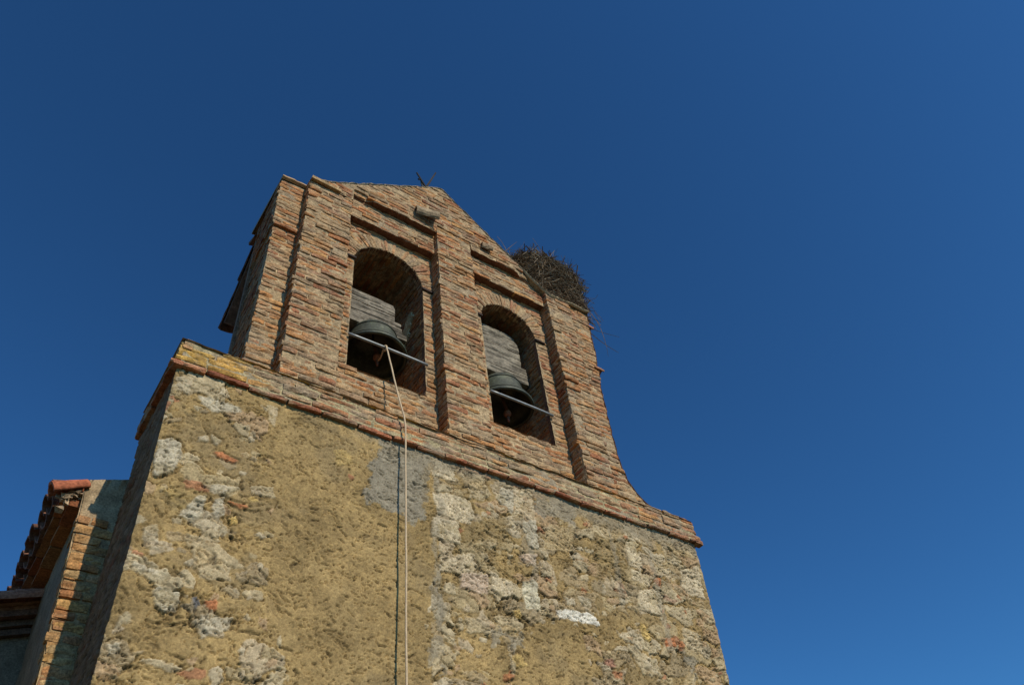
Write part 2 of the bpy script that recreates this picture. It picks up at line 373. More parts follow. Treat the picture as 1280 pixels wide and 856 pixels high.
STONES = [
    ('L', 0.9, [0.19, 5.387, 0.254, 5.39, 0.355, 5.4, 0.462, 5.395, 0.487, 5.361, 0.371, 5.311, 0.298, 5.288, 0.214, 5.328]),
    ('L', 0.45, [0.031, 5.49, 0.128, 5.51, 0.13, 5.377, 0.029, 5.383]),
    ('L', 1, [0.017, 4.927, 0.092, 4.98, 0.155, 4.959, 0.165, 4.856, 0.156, 4.735, 0.039, 4.664, 0.016, 4.741]),
    ('L', 0.6, [0.235, 5.062, 0.3, 5.072, 0.319, 5.04, 0.249, 5.02]),
    ('L', 0.6, [0.333, 5.094, 0.392, 5.077, 0.37, 5.028, 0.341, 5.049]),
    ('B', 0.9, [0.356, 4.967, 0.428, 4.979, 0.524, 4.961, 0.497, 4.935, 0.386, 4.94]),
    ('L', 0.7, [0.348, 4.694, 0.468, 4.743, 0.565, 4.747, 0.523, 4.704, 0.412, 4.659]),
    ('H', 0.9, [0.081, 4.623, 0.192, 4.619, 0.279, 4.579, 0.281, 4.511, 0.192, 4.469, 0.148, 4.522, 0.083, 4.568]),
    ('L', 0.9, [0.311, 4.59, 0.367, 4.622, 0.367, 4.471, 0.323, 4.418, 0.235, 4.443]),
    ('L', 0.9, [0.421, 4.612, 0.479, 4.646, 0.497, 4.512, 0.455, 4.485, 0.411, 4.539]),
    ('B', 0.9, [0.5, 4.631, 0.629, 4.645, 0.645, 4.621, 0.589, 4.596]),
    ('Y', 0.9, [0.622, 4.693, 0.667, 4.722, 0.696, 4.688, 0.65, 4.666]),
    ('Y', 0.9, [0.538, 4.511, 0.576, 4.529, 0.582, 4.49, 0.55, 4.473]),
    ('D', 0.7, [0.139, 5.21, 0.187, 5.214, 0.207, 5.173, 0.159, 5.169]),
    ('L', 0.7, [0.042, 4.086, 0.097, 4.088, 0.131, 4.055, 0.077, 4.03]),
    ('L', 0.8, [0.15, 4.06, 0.242, 4.06, 0.23, 4.022, 0.17, 4.018]),
    ('L', 0.9, [0.188, 3.942, 0.241, 3.977, 0.336, 3.966, 0.337, 3.863, 0.283, 3.834, 0.225, 3.871]),
    ('T', 0.9, [0.365, 4.241, 0.405, 4.265, 0.478, 4.234, 0.455, 4.177, 0.386, 4.134]),
    ('T', 0.9, [0.501, 4.234, 0.549, 4.215, 0.547, 4.163, 0.49, 4.167]),
    ('K', 1, [0.403, 3.946, 0.431, 3.965, 0.455, 3.924, 0.434, 3.896]),
    ('B', 1, [0.487, 3.948, 0.545, 3.956, 0.546, 3.921, 0.505, 3.912]),
    ('L', 0.7, [0.437, 3.829, 0.503, 3.866, 0.652, 3.875, 0.651, 3.818, 0.508, 3.733]),
    ('L', 0.8, [0.044, 3.611, 0.09, 3.641, 0.094, 3.591, 0.056, 3.564]),
    ('L', 0.6, [0.045, 3.777, 0.1, 3.821, 0.118, 3.75, 0.055, 3.705]),
    ('L', 0.5, [0.059, 4.307, 0.126, 4.34, 0.172, 4.188, 0.088, 4.189]),
    ('G', 1, [1.482, 5.056, 1.519, 5.366, 1.547, 5.524, 1.743, 5.612, 2.016, 5.573, 2.006, 5.308, 1.945, 4.925, 1.834, 4.859, 1.681, 4.941, 1.471, 4.922, 1.424, 5.004]),
    ('O', 0.5, [1.943, 5.432, 1.994, 5.441, 1.987, 4.988, 1.939, 5.006]),
    ('Y', 0.4, [1.187, 5.292, 1.32, 5.326, 1.34, 5.227, 1.225, 5.168]),
    ('P', 0.6, [0.65, 5.5, 0.746, 5.524, 0.727, 5.336, 0.679, 5.387]),
    ('B', 1, [2.041, 5.594, 2.249, 5.59, 2.449, 5.575, 2.593, 5.557, 2.59, 5.53, 2.374, 5.535, 2.04, 5.556]),
    ('B', 0.8, [2.694, 5.58, 2.948, 5.585, 2.93, 5.546, 2.691, 5.553]),
    ('G', 0.8, [3.041, 5.513, 3.502, 5.601, 3.412, 5.317, 3.24, 5.314, 3.105, 5.285, 3.026, 5.346]),
    ('P', 0.9, [2.027, 5.533, 2.245, 5.539, 2.224, 5.383, 2.043, 5.355]),
    ('P', 1, [2.137, 5.235, 2.362, 5.239, 2.395, 5.1, 2.353, 4.998, 2.178, 5.0, 2.062, 5.029, 2.014, 5.182]),
    ('P', 0.9, [2.017, 4.972, 2.243, 4.998, 2.261, 4.799, 2.124, 4.792, 2.0, 4.808]),
    ('L', 0.9, [2.682, 5.481, 2.807, 5.485, 2.799, 5.334, 2.762, 5.238, 2.721, 5.297, 2.628, 5.327]),
    ('P', 0.6, [2.82, 5.49, 3.016, 5.518, 2.996, 5.239, 2.8, 5.25]),
    ('L', 1, [2.866, 5.199, 3.009, 5.243, 3.012, 4.965, 2.905, 4.981]),
    ('O', 0.9, [2.391, 5.054, 2.708, 5.198, 2.672, 4.915, 2.342, 4.864]),
    ('T', 0.7, [3.152, 5.263, 3.429, 5.273, 3.382, 5.056, 3.049, 4.964]),
    ('T', 0.8, [2.264, 5.471, 2.53, 5.541, 2.53, 5.416, 2.383, 5.353]),
    ('P', 1, [4.03, 5.335, 4.114, 5.352, 4.181, 5.207, 4.157, 5.082, 4.018, 5.085, 4.015, 5.229]),
    ('P', 1, [4.03, 5.049, 4.236, 5.037, 4.212, 4.916, 4.022, 4.945]),
    ('P', 1, [4.086, 4.861, 4.258, 4.915, 4.362, 4.851, 4.295, 4.665, 4.056, 4.673, 4.028, 4.726]),
    ('B', 1, [4.302, 5.021, 4.366, 5.043, 4.366, 4.953, 4.307, 4.964]),
    ('T', 0.9, [4.521, 5.489, 4.943, 5.499, 4.917, 5.391, 4.669, 5.381]),
    ('P', 1, [4.67, 5.2, 4.938, 5.311, 4.94, 5.064, 4.922, 4.98, 4.746, 4.966, 4.626, 5.042]),
    ('P', 0.8, [4.345, 5.17, 4.514, 5.187, 4.628, 5.136, 4.477, 5.084, 4.338, 5.102]),
    ('P', 0.8, [4.055, 5.532, 4.195, 5.459, 4.233, 5.372, 4.028, 5.383]),
    ('T', 0.7, [3.707, 5.399, 3.943, 5.413, 3.93, 5.313, 3.792, 5.314]),
    ('R', 0.5, [4.389, 4.882, 4.538, 4.854, 4.463, 4.824, 4.369, 4.828]),
    ('O', 0.9, [3.637, 5.296, 4.011, 5.323, 3.924, 4.872, 3.618, 4.87, 3.591, 5.049]),
    ('L', 0.8, [3.516, 5.124, 3.611, 5.131, 3.601, 5.09, 3.527, 5.082]),
    ('P', 0.7, [3.764, 4.931, 3.893, 4.815, 3.852, 4.775, 3.775, 4.811]),
    ('T', 0.7, [4.674, 4.91, 4.884, 4.933, 4.892, 4.87, 4.725, 4.871]),
    ('W', 1, [3.123, 4.452, 3.223, 4.486, 3.434, 4.503, 3.512, 4.48, 3.549, 4.43, 3.41, 4.407, 3.288, 4.409, 3.139, 4.4]),
    ('B', 1, [4.268, 4.464, 4.388, 4.488, 4.393, 4.417, 4.269, 4.382]),
    ('B', 0.8, [4.443, 4.462, 4.511, 4.451, 4.477, 4.385, 4.421, 4.387]),
    ('Y', 1, [4.033, 4.548, 4.069, 4.52, 4.13, 4.425, 4.072, 4.391, 4.012, 4.437]),
    ('P', 1, [4.027, 4.256, 4.138, 4.232, 4.163, 4.114, 4.073, 4.132, 3.991, 4.194]),
    ('R', 1, [3.547, 4.138, 3.636, 4.159, 3.662, 4.105, 3.564, 4.098]),
    ('B', 0.7, [3.623, 4.066, 3.722, 4.073, 3.702, 4.007, 3.622, 4.014]),
    ('T', 1, [3.94, 4.131, 4.045, 4.138, 4.014, 4.089, 3.944, 4.099]),
    ('D', 0.9, [4.755, 4.579, 4.827, 4.587, 4.793, 4.549]),
    ('G', 0.8, [4.477, 4.385, 4.621, 4.341, 4.565, 4.169, 4.544, 4.234]),
    ('L', 0.6, [3.365, 4.628, 3.509, 4.638, 3.49, 4.562, 3.375, 4.548]),
    ('L', 0.6, [3.231, 4.586, 3.318, 4.606, 3.319, 4.547, 3.247, 4.531]),
    ('P', 0.6, [4.535, 4.616, 4.758, 4.585, 4.714, 4.405, 4.502, 4.45]),
    ('R2', 0.9, [2.255, 4.56, 2.495, 4.608, 2.491, 4.444, 2.422, 4.428, 2.253, 4.449]),
    ('P', 0.9, [2.514, 4.652, 2.719, 4.6, 2.703, 4.481, 2.615, 4.448, 2.526, 4.514]),
    ('P', 0.7, [2.084, 4.654, 2.372, 4.758, 2.416, 4.639, 2.234, 4.555, 2.078, 4.54]),
    ('L2', 1, [2.819, 4.637, 2.949, 4.669, 2.977, 4.532, 2.966, 4.428, 2.834, 4.411, 2.804, 4.543]),
    ('R2', 0.9, [2.8, 4.862, 2.991, 4.913, 2.957, 4.807, 2.823, 4.812]),
    ('Y', 1, [2.046, 4.399, 2.097, 4.411, 2.074, 4.347]),
    ('Y', 0.8, [2.694, 4.368, 2.759, 4.382, 2.797, 4.312, 2.733, 4.304]),
    ('T', 0.8, [2.506, 4.221, 2.682, 4.234, 2.733, 4.209, 2.567, 4.176]),
    ('Y', 0.7, [2.663, 4.004, 2.736, 4.05, 2.804, 3.974, 2.692, 3.932]),
    ('B', 0.7, [2.569, 3.885, 2.7, 3.902, 2.68, 3.856, 2.575, 3.833]),
    ('T', 0.9, [2.196, 3.857, 2.352, 3.843, 2.252, 3.806]),
    ('G', 0.7, [2.461, 4.166, 2.568, 4.188, 2.56, 4.118, 2.453, 4.097]),
    ('G', 0.7, [2.644, 4.157, 2.786, 4.197, 2.771, 4.102, 2.662, 4.092]),
    ('G', 0.6, [2.012, 4.486, 2.062, 4.487, 2.086, 3.993, 2.1, 3.831, 1.975, 3.869, 2.034, 4.145]),
]


def poly_sd(px, pz, poly):
    """signed distance to a polygon, negative inside"""
    n = len(poly); d = np.full(px.shape, 1e9); ins = np.zeros(px.shape, bool)
    for i in range(n):
        ax, az = poly[i]; bx, bz = poly[(i + 1) % n]
        ex, ez = bx - ax, bz - az
        t = np.clip(((px - ax) * ex + (pz - az) * ez) / (ex * ex + ez * ez + 1e-12), 0, 1)
        d = np.minimum(d, np.hypot(px - ax - t * ex, pz - az - t * ez))
        c = ((az > pz) != (bz > pz)) & (px < ex * (pz - az) / (ez if abs(ez) > 1e-9 else 1e-9) + ax)
        ins ^= c
    return np.where(ins, -d, d)

TOWER_D = 0.82
def build_stone():
    fine = 0.0068
    s = np.concatenate([np.linspace(-TOWER_D, -0.05, 30)[:-1], np.arange(-0.05, 5.05, fine), np.linspace(5.05, 5 + TOWER_D, 30), np.linspace(5.9, 10.7, 40)])
    z = np.concatenate([np.linspace(-0.05, 3.2, 60)[:-1], np.arange(3.2, 5.575, fine), [5.58]])
    Sg, Z = np.meshgrid(s, z)
    w1 = (fbm(Sg * 5, Z * 5, 101, 4) - .5); w2 = (fbm(Sg * 5 + 40, Z * 5, 102, 4) - .5)
    X = Sg + w1 * .05; Y = Z + w2 * .05
    plaster = poly_sd(X + w2 * .2, Y + w1 * .2, [(.62, 5.75), (2.03, 5.75), (2.03, 4.9), (1.99, 3.72), (1.99, 2.9), (1.10, 2.9), (.98, 3.58), (.86, 3.98), (.74, 4.86)])
    patch = poly_sd(X + w2 * .12, Y + w1 * .12, [(2.69, 4.15), (2.99, 4.32), (3.34, 4.36), (3.42, 4.0), (3.35, 3.4), (2.55, 3.4), (2.63, 3.85)])
    smooth = np.maximum(sstep(.04, -.06, plaster), sstep(.03, -.05, patch))
    smooth = smooth * ((Sg > 0) & (Sg < 5))
    rightz = sstep(1.98, 2.12, Sg)
    # base: khaki lime render, granular and pitted
    grain = fbm(Sg * 40, Z * 70, 110, 3, .8) - .5
    h = (fbm(Sg * 2.2, Z * 2.2, 103, 2) - .5) * .026 + (fbm(Sg * 11, Z * 16, 104, 4) - .5) * .0035 + grain * .0045
    base = np.array((0.312, 0.212, 0.088))
    tone = 1 + (fbm(Sg * 3, Z * 3, 105, 5) - .5) * .8 + grain * .65
    C = base * tone[..., None]
    yl = sstep(.52, .72, fbm(Sg * 4.5, Z * 6, 106, 4))[..., None] * .5
    C = C * (1 - yl) + np.array((.345, .24, .105)) * yl
    gr = sstep(.53, .70, fbm(Sg * 3.3 + 7, Z * 4.1, 107, 4))[..., None] * .6
    C = C * (1 - gr) + np.array((.25, .18, .088)) * gr
    # rubble: two sizes of stone
    for sx, sz, sd, pr, pl, hh in ((.32, .18, 201, .74, .25, .008), (.13, .08, 202, .26, .17, .005), (.055, .040, 203, .09, .07, .004)):
        f1, f2, cid = voronoi(X / sx + w1 * .9, Y / sz + w2 * .9, sd)
        prob = np.where(Sg > 2.0, pr, pl) * (1 - smooth * .985)
        side = (Sg < 0) | (Sg > 5); prob = np.where(side, .8, prob)
        ex = (np.mod(cid * 7.31, 1) < prob)
        edge = f2 - f1 + (fbm(Sg * 16, Z * 20, 210 + sd, 5, .65) - .5) * .34
        st = sstep(.10, .19, edge) * ex
        jn = sstep(.07, .015, np.abs(edge - .085)) * ex * sstep(.42, .6, fbm(Sg * 6, Z * 6, 215 + sd, 3))
        pv = np.mod(cid * 13.7, 1)
        pal = np.array([(.44, .345, .205), (.40, .305, .165), (.46, .375, .245), (.34, .25, .135), (.42, .33, .21), (.31, .235, .135), (.45, .36, .22), (.40, .27, .15)])
        pc = pal[(pv * 7.999).astype(int)]
        if sd != 201:
            red = np.mod(cid * 29.3, 1) < .05
            pc = np.where(red[..., None], np.array((.37, .17, .085)), pc)
        rough = fbm(Sg * 26, Z * 30, 220 + sd, 4) - .5
        pc = pc * (1 + rough * .55)[..., None]
        k = (st * .88)[..., None]
        C = C * (1 - k) + pc * k
        C = C * (1 - .5 * jn)[..., None]
        h = h + st * (hh * (.35 + .9 * np.mod(cid * 3.3, 1)) + rough * .004) - jn * .015
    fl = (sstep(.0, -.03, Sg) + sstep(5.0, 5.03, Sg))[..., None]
    C = C * (1 - fl) + C * np.array((.55, .40, .35)) * fl          # shade of the flanks painted in as a darker, redder brown
    # the stones and patches one can tell apart on the wall
    pal = dict(L=(.46, .395, .28), P=(.53, .43, .28), T=(.45, .335, .18), B=(.42, .165, .07), R=(.36, .19, .125), R2=(.50, .375, .265),
               Y=(.52, .36, .13), W=(.66, .61, .51), G=(.26, .222, .158), K=(.13, .125, .125), O=(.27, .19, .085), D=(.20, .15, .08), H=(.40, .28, .11), L2=(.60, .53, .37))
    zi = z > 3.15
    for t, a, q in STONES:
        poly = [(q[i], q[i + 1]) for i in range(0, len(q), 2)]
        x0 = min(p[0] for p in poly) - .12; x1 = max(p[0] for p in poly) + .12
        z0 = min(p[1] for p in poly) - .12; z1 = max(p[1] for p in poly) + .12
        ci = np.where((s > x0) & (s < x1))[0]; ri = np.where((z > z0) & (z < z1))[0]
        if not len(ci) or not len(ri): continue
        sl = (slice(ri[0], ri[-1] + 1), slice(ci[0], ci[-1] + 1))
        sx = Sg[sl]; sz = Z[sl]
        wob = .085 if t == 'G' else .045 if t in 'OHD' else .020
        d = poly_sd(sx, sz, poly) + (fbm(sx * 13, sz * 16, 301, 5, .65) - .5) * wob * 2.4
        sm = .007 if t not in 'OHD' else .05
        m = sstep(sm, -sm, d) * (min(1, a + .08) if t not in 'GOHD' else a)
        rough = fbm(sx * 24, sz * 30, 311, 4) - .5
        pits = sstep(.62, .70, fbm(sx * 44, sz * 60, 313, 3, .7))
        c = np.array(pal[t]) * (1 - .4 * pits * (t not in 'GW'))[..., None] * (1 + rough * (.3 if t in 'GW' else .40 if t in 'LPTL2R2' else .75))[..., None]
        if t in 'LP':
            st = sstep(.5, .68, fbm(sx * 9, sz * 11, 317, 4))[..., None] * .55
            c = c * (1 - st) + np.array((.36, .28, .15)) * st
        if t == 'H':
            st = sstep(.45, .6, fbm(sx * 16, sz * 20, 319, 4))[..., None] * .8
            c = c * (1 - st) + np.array((.17, .125, .06)) * st
        C[sl] = C[sl] * (1 - m[..., None]) + c * m[..., None]
        if t not in 'GOHD': C[sl] = C[sl] * (1 - .35 * a * sstep(.013, .0, np.abs(d - .010)) * sstep(.4, .6, fbm(sx * 7, sz * 7, 323, 3)))[..., None]
        if t == 'G':
            flat = (fbm(sx * 6, sz * 6, 321, 4) - .5) * .014 + (fbm(sx * 45, sz * 60, 110, 3) - .5) * .006 + .004
            h[sl] = h[sl] * (1 - m) + flat * m
        elif t in 'OHD':
            h[sl] = h[sl] + m * (rough * .018 - .008 * (t != 'O') - pits * .018)
        else:
            lift = .016 if t not in 'BYRK' else .010
            h[sl] = h[sl] * (1 - .6 * m) + m * (lift * .26 + rough * .003 - pits * .007) - sstep(.015, .0, np.abs(d - .010)) * .015 * a * sstep(.4, .6, fbm(sx * 7, sz * 7, 323, 3))
    # seams of grey cement round the stones right of the rope
    for xs, z0, z1 in ((2.06, 4.1, 5.45), (2.93, 4.35, 5.3), (3.86, 4.6, 5.5), (4.32, 4.3, 5.45)):
        d = np.abs(Sg - xs - (fbm(Z * 3 + xs, Z * 0, 330, 3) - .5) * .14) / .030
        m = sstep(1.3, .6, d + (fbm(Sg * 18, Z * 18, 331, 3) - .5) * 1.6) * sstep(z0, z0 + .1, Z) * sstep(z1, z1 - .1, Z) * .5
        C = C * (1 - m[..., None]) + np.array((.285, .245, .175)) * m[..., None]
        h = h * (1 - m * .7)
    tp = sstep(5.40, 5.52, Z + (fbm(Sg * 4, Z * 4, 340, 4) - .5) * .25) * sstep(1.2, 1.6, Sg) * .75
    C = C * (1 - tp[..., None]) + np.array((.26, .215, .145)) * tp[..., None]
    h = h * (1 - tp * .6)
    # pits, cracks and crumbled seams (real hollows)
    dens = .45 + .55 * fbm(Sg * 2.5, Z * 2.5, 401, 3)
    ck = fbm(Sg * 36 + w1 * 14, Z * 84 + w2 * 14 + Sg * 14, 402, 2, .6)
    pit = sstep(.735 - .07 * dens, .775, ck)
    big = sstep(.70, .80, fbm(Sg * 10 + 31 + w1 * 6, Z * 26 + Sg * 5 + w2 * 6, 403, 4, .65)) * (1 - smooth * .5)
    rid = 1 - np.abs(fbm(Sg * 4.2 + w2 * 3, Z * 9.5 + w1 * 3, 404, 5, .6) * 2 - 1)
    crack = sstep(.945, .98, rid) * sstep(.46, .58, fbm(Sg * 2.1, Z * 2.6, 405, 3))
    h = h - pit * .012 - big * .008 - crack * .016 * (1 - smooth * .93)
    C = C * (1 - .45 * pit - .2 * big - .45 * crack * (1 - smooth * .9))[..., None]
    # sand grain and small dark flecks where grit has dropped out
    fk = sstep(.80, .90, vnoise(Sg * 62 + w1 * 20, Z * 95 + w2 * 20, 420)) * (.25 + .75 * sstep(.4, .6, fbm(Sg * 4, Z * 4, 421, 3)))
    sd = vnoise(Sg * 128, Z * 132, 422) - .5
    C = C * (1 - .5 * fk)[..., None] * (1 + .34 * sd)[..., None]
    h = h - fk * .007 + sd * .0022
    # to space
    zz = [-.1, 3.0, 3.4, 4.1, 5.57]
    xl = np.interp(Z, zz, [.055, .050, .038, .028, -.015]); xr = np.interp(Z, [-.1, 3.6, 4.2, 4.7, 5.1, 5.57], [4.80, 4.80, 4.86, 4.925, 4.965, 4.995])
    r = .014
    Pn = np.zeros(Sg.shape + (3,)); Nn = np.zeros_like(Pn)
    L_ = Sg < 0; F_ = (Sg >= 0) & (Sg <= 5); R_ = (Sg > 5) & (Sg <= 5 + TOWER_D); B_ = Sg > 5 + TOWER_D
    Pn[..., 2] = Z
    Pn[..., 0] = np.where(L_, xl, np.where(F_, xl + Sg / 5 * (xr - xl), np.where(R_, xr, xr + (xl - xr) * (Sg - 5 - TOWER_D) / 5)))
    Pn[..., 1] = np.where(L_, -Sg, np.where(F_, 0, np.where(R_, Sg - 5, TOWER_D)))
    aL = np.clip((Sg + r) / (2 * r), 0, 1) * math.pi / 2
    aR = np.clip((Sg - 5 + r) / (2 * r), 0, 1) * math.pi / 2
    nx = np.where(Sg < 2.5, -np.cos(aL), np.sin(aR)); ny = np.where(Sg < 2.5, -np.sin(aL), -np.cos(aR))
    nx = np.where(B_, 0, nx); ny = np.where(B_, 1, ny)
    Nn[..., 0] = nx; Nn[..., 1] = ny
    # rounded, broken arrises
    dc = np.minimum(np.abs(Sg), np.abs(Sg - 5))
    side = (Sg < 0) | (Sg > 5)
    h = np.where(side, h * .55 - .022, h) * (1 - .7 * sstep(.05, 0, dc))
    h = h - .012 * sstep(.03, 0, dc) * (0.2 + 1.2 * fbm(Z * 16, Z * 0 + Sg * .2, 410, 4))
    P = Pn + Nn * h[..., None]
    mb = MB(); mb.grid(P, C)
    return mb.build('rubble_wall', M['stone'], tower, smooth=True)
build_stone()

# ------------------------------------------------------------------ cornice: one course of clay tiles under weathered set-back brick courses
CZ = 5.575
pf = plane_map((0, 0, 0), (1, 0, 0), (0, 0, 1), (0, -1, 0))
pl = plane_map((0, 0, 0), (0, 1, 0), (0, 0, 1), (-1, 0, 0))
pr = plane_map((5.0, 0, 0), (0, 1, 0), (0, 0, 1), (1, 0, 0))
cor = MB()
def ochre(u, z, c):
    w = float(sstep(.95, .10, u)) * .8
    return c * (1 - w) + OCHRE * w
RED = np.array([(.35, .125, .062), (.31, .115, .056), (.36, .15, .072), (.27, .11, .06), (.32, .15, .08), (.29, .10, .052)])
sag = lambda u, v: (fbm(np.array([u * 1.1]), np.array([2.0]), 17, 3)[0] - .5) * .012
for pos, a, b in ((pf, -.065, 5.075), (pl, -.05, .86), (pr, -.05, .86)):
    brick_fill(cor, pos, lambda z: [(a, b)], CZ, CZ + .040, n=.042, blen=.26, thick=.031, pitch=.038, pal=RED, lich=.6, prot=.005, seed=1, ends=.003)
    for k in range(4):
        z0 = CZ + .045 + k * .062
        brick_fill(cor, pos, lambda z: [(a + .02 + k * .006, b - .02 - k * .006)], z0, z0 + .062, n=.036 - k * .010, blen=.27, thick=.043, pitch=.062, lich=.8, prot=.005, seed=2 + k, tintf=ochre if pos is pf else None)
    mortar_sheet(cor, pos, .0, b - .06, CZ + .02, CZ + .045 + .235, None, n=.031, depth=.06, amp=.009,
                 nfun=lambda u, v: -.15 * (v - CZ - .04), seed=3, lich=.9, col=np.array((.33, .27, .15)))
# flat bed of the ledge
tz = CZ + .28
us = np.linspace(-.03, 5.03, 260); ys = np.linspace(-.02, .86, 45)
UU, YY = np.meshgrid(us, ys)
zt = tz - .012 + (fbm(UU * 6, YY * 6, 23, 4) - .5) * .03
oc = sstep(.4, .6, fbm(UU * 3, YY * 5, 24, 3))[..., None]
cor.grid(np.stack([UU, YY, zt], -1), LICH * (1 - oc) + OCHRE * oc)
cor.box((2.5, .42, CZ + .13), (4.98, .84, .255), C=(.3, .23, .13))
cor.build('cornice', M['brick'], tower)

# ------------------------------------------------------------------ belfry
BZ0 = CZ + .27          # foot of the brick gable
SILL, SPR = 6.385, 7.935
OPEN = [(1.685, .395), (3.18, .375)]     # centre and half width of the two openings
RING = .205
BAY = [(1.16, 2.19), (2.66, 3.71)]
REC = .155              # how far the bays lie back
BACK = .80
BANDL, BANDU = 8.55, 8.885
xleft = lambda z: np.interp(z, [8.70, 8.80, 9.86, 9.89], [.72, .87, 2.21, 2.24])
xright = lambda z: np.interp(z, [8.64, 9.86, 9.89], [3.83, 2.34, 2.31])
XR = ([5.70, 5.845, 5.855, 5.88, 5.93, 6.02, 6.15, 6.4, 6.95, 7.45, 8.0, 8.8], [5.04, 5.0, 4.78, 4.62, 4.50, 4.40, 4.32, 4.275, 4.275, 4.30, 4.36, 4.40])
xr_p = lambda z: np.interp(z, *XR)
xl_p = lambda z: np.interp(z, [5.8, 5.86, 5.90, 5.98, 6.08, 6.5, 7.9, 7.93, 8.8], [.20, .30, .38, .425, .448, .455, .452, .43, .425])

def bay_spans(i):
    a, b = BAY[i]; c, r = OPEN[i]
    def f(z):
        if z < SILL: return [(a - .02, b + .02)]
        if z < SPR: return [(a - .02, c - r), (c + r, b + .02)]
        q = (r + RING) ** 2 - (z - SPR) ** 2
        if q <= 0: return [(a - .02, b + .02)]
        q = math.sqrt(q)
        return [s for s in ((a - .02, c - q), (c + q, b + .02)) if s[1] - s[0] > .04]
    return f
def bay_inside(i):
    a, b = BAY[i]; c, r = OPEN[i]
    def f(u, v):
        hole = ((np.abs(u - c) < r) & (v > SILL) & (v <= SPR)) | (np.hypot(u - c, v - SPR) < r) & (v > SPR)
        return ~hole
    return f
pb = plane_map((0, REC, 0), (1, 0, 0), (0, 0, 1), (0, -1, 0))
gable = MB()
for i in (0, 1):
    a, b = BAY[i]
    brick_fill(gable, pb, bay_spans(i), BZ0 + .01, BANDL + .02, seed=20 + i, lich=.45)
    mortar_sheet(gable, pb, a - .04, b + .04, BZ0 - .03, BANDL + .03, bay_inside(i), seed=20 + i, depth=.05, cell=.0125, skirt=(.15, .075, .045))
# sloping mortar foot of the bays
for i in (0, 1):
    a, b = BAY[i]
    U, T = np.meshgrid(np.linspace(a - .01, b + .01, 80), np.linspace(0, 1, 8))
    gable.grid(np.stack([U, REC * T - .004, BZ0 - .02 + .07 * T + (fbm(U * 9, T * 2, 29, 3) - .5) * .02], -1), np.array((.34, .26, .15)))
# stepped courses over the bays
pm = plane_map((0, .066, 0), (1, 0, 0), (0, 0, 1), (0, -1, 0))
band_sp = [lambda z: [(1.155, 2.20)], lambda z: [(2.65, min(3.72, float(xright(z))))]]
for i in (0, 1):
    brick_fill(gable, pm, band_sp[i], BANDL, BANDU + .02, seed=30 + i, lich=.45)
    s0 = band_sp[i](BANDL)[0]
    mortar_sheet(gable, pm, s0[0] - .02, s0[1] + .02, BANDL + .004, BANDU + .02, lambda u, v: u < xright(v), seed=30 + i, depth=.12, skirt=(.17, .075, .045))
# top of the gable
pg = plane_map((0, -.014, 0), (1, 0, 0), (0, 0, 1), (0, -1, 0))
def gab_n(u, v):
    """the gable face dies back to the stepped course at both outer corners"""
    w = np.maximum(sstep(1.44, 1.30, u), sstep(3.28, 3.42, u)) * sstep(9.06, 8.80, v) * ((u > 1.17) & (u < 3.72))
    return -.072 * w
def gab_spans(z):
    z = float(z)
    if z < BANDU: return [(float(xleft(z)), 1.165)] if z > 8.70 else []
    if z < 9.03: return [(float(xleft(z)), 2.19), (2.66, float(xright(z)))]
    return [(float(xleft(z)), float(xright(z)))]
brick_fill(gable, pg, gab_spans, BANDL + .335 - PITCH * 3, 9.86, seed=40, lich=.6, nfun=lambda u, v: float(gab_n(u, v)))
def gab_inside(u, v):
    m = (u > xleft(v) + .01) & (u < xright(v) - .01) & (v < 9.885)
    m &= ~((v < 8.70) & (u < 1.16))
    m &= ~((v < BANDU) & (u > 1.16))
    m &= ~((v < 9.03) & (u > 2.19) & (u < 2.66))
    return m
mortar_sheet(gable, pg, .70, 3.90, BANDL, 9.90, gab_inside, seed=41, depth=.12, nfun=gab_n, skirt=(.17, .075, .045))
# closed back of the gable
gable.prism([(.46, 5.83), (4.28, 5.83), (4.36, 8.73), (3.78, 8.66), (2.33, 9.84), (2.22, 9.84), (.88, 8.76), (.46, 8.66)], BACK - .05, BACK, (.22, .13, .08))
gable.build('gable_wall', M['brick'], tower)

# pilasters
p0 = plane_map((0, 0, 0), (1, 0, 0), (0, 0, 1), (0, -1, 0))
for k, (a, b, top) in enumerate(((.68, 1.165, 8.70), (2.19, 2.66, 9.04), (3.71, 4.085, 8.76))):
    m = MB()
    foot = BZ0 - .03
    brick_fill(m, p0, lambda z: [(a, b)], foot, top, seed=50 + k, lich=.55, ends=.009, prot=.006)
    mortar_sheet(m, p0, a + .012, b - .012, foot, top, None, seed=50 + k, depth=.2)
    # bricks showing along the left flank, their shadow darkened into the colour
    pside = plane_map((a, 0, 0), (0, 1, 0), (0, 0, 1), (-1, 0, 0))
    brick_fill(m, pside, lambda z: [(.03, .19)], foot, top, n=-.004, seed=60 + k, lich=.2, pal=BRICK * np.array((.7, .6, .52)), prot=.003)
    if k == 0:
        m.box((.84, .05, top + .018), (.34, .17, .034), C=(.36, .24, .12), jit=.006)
    m.build('pilaster', M['brick'], tower)

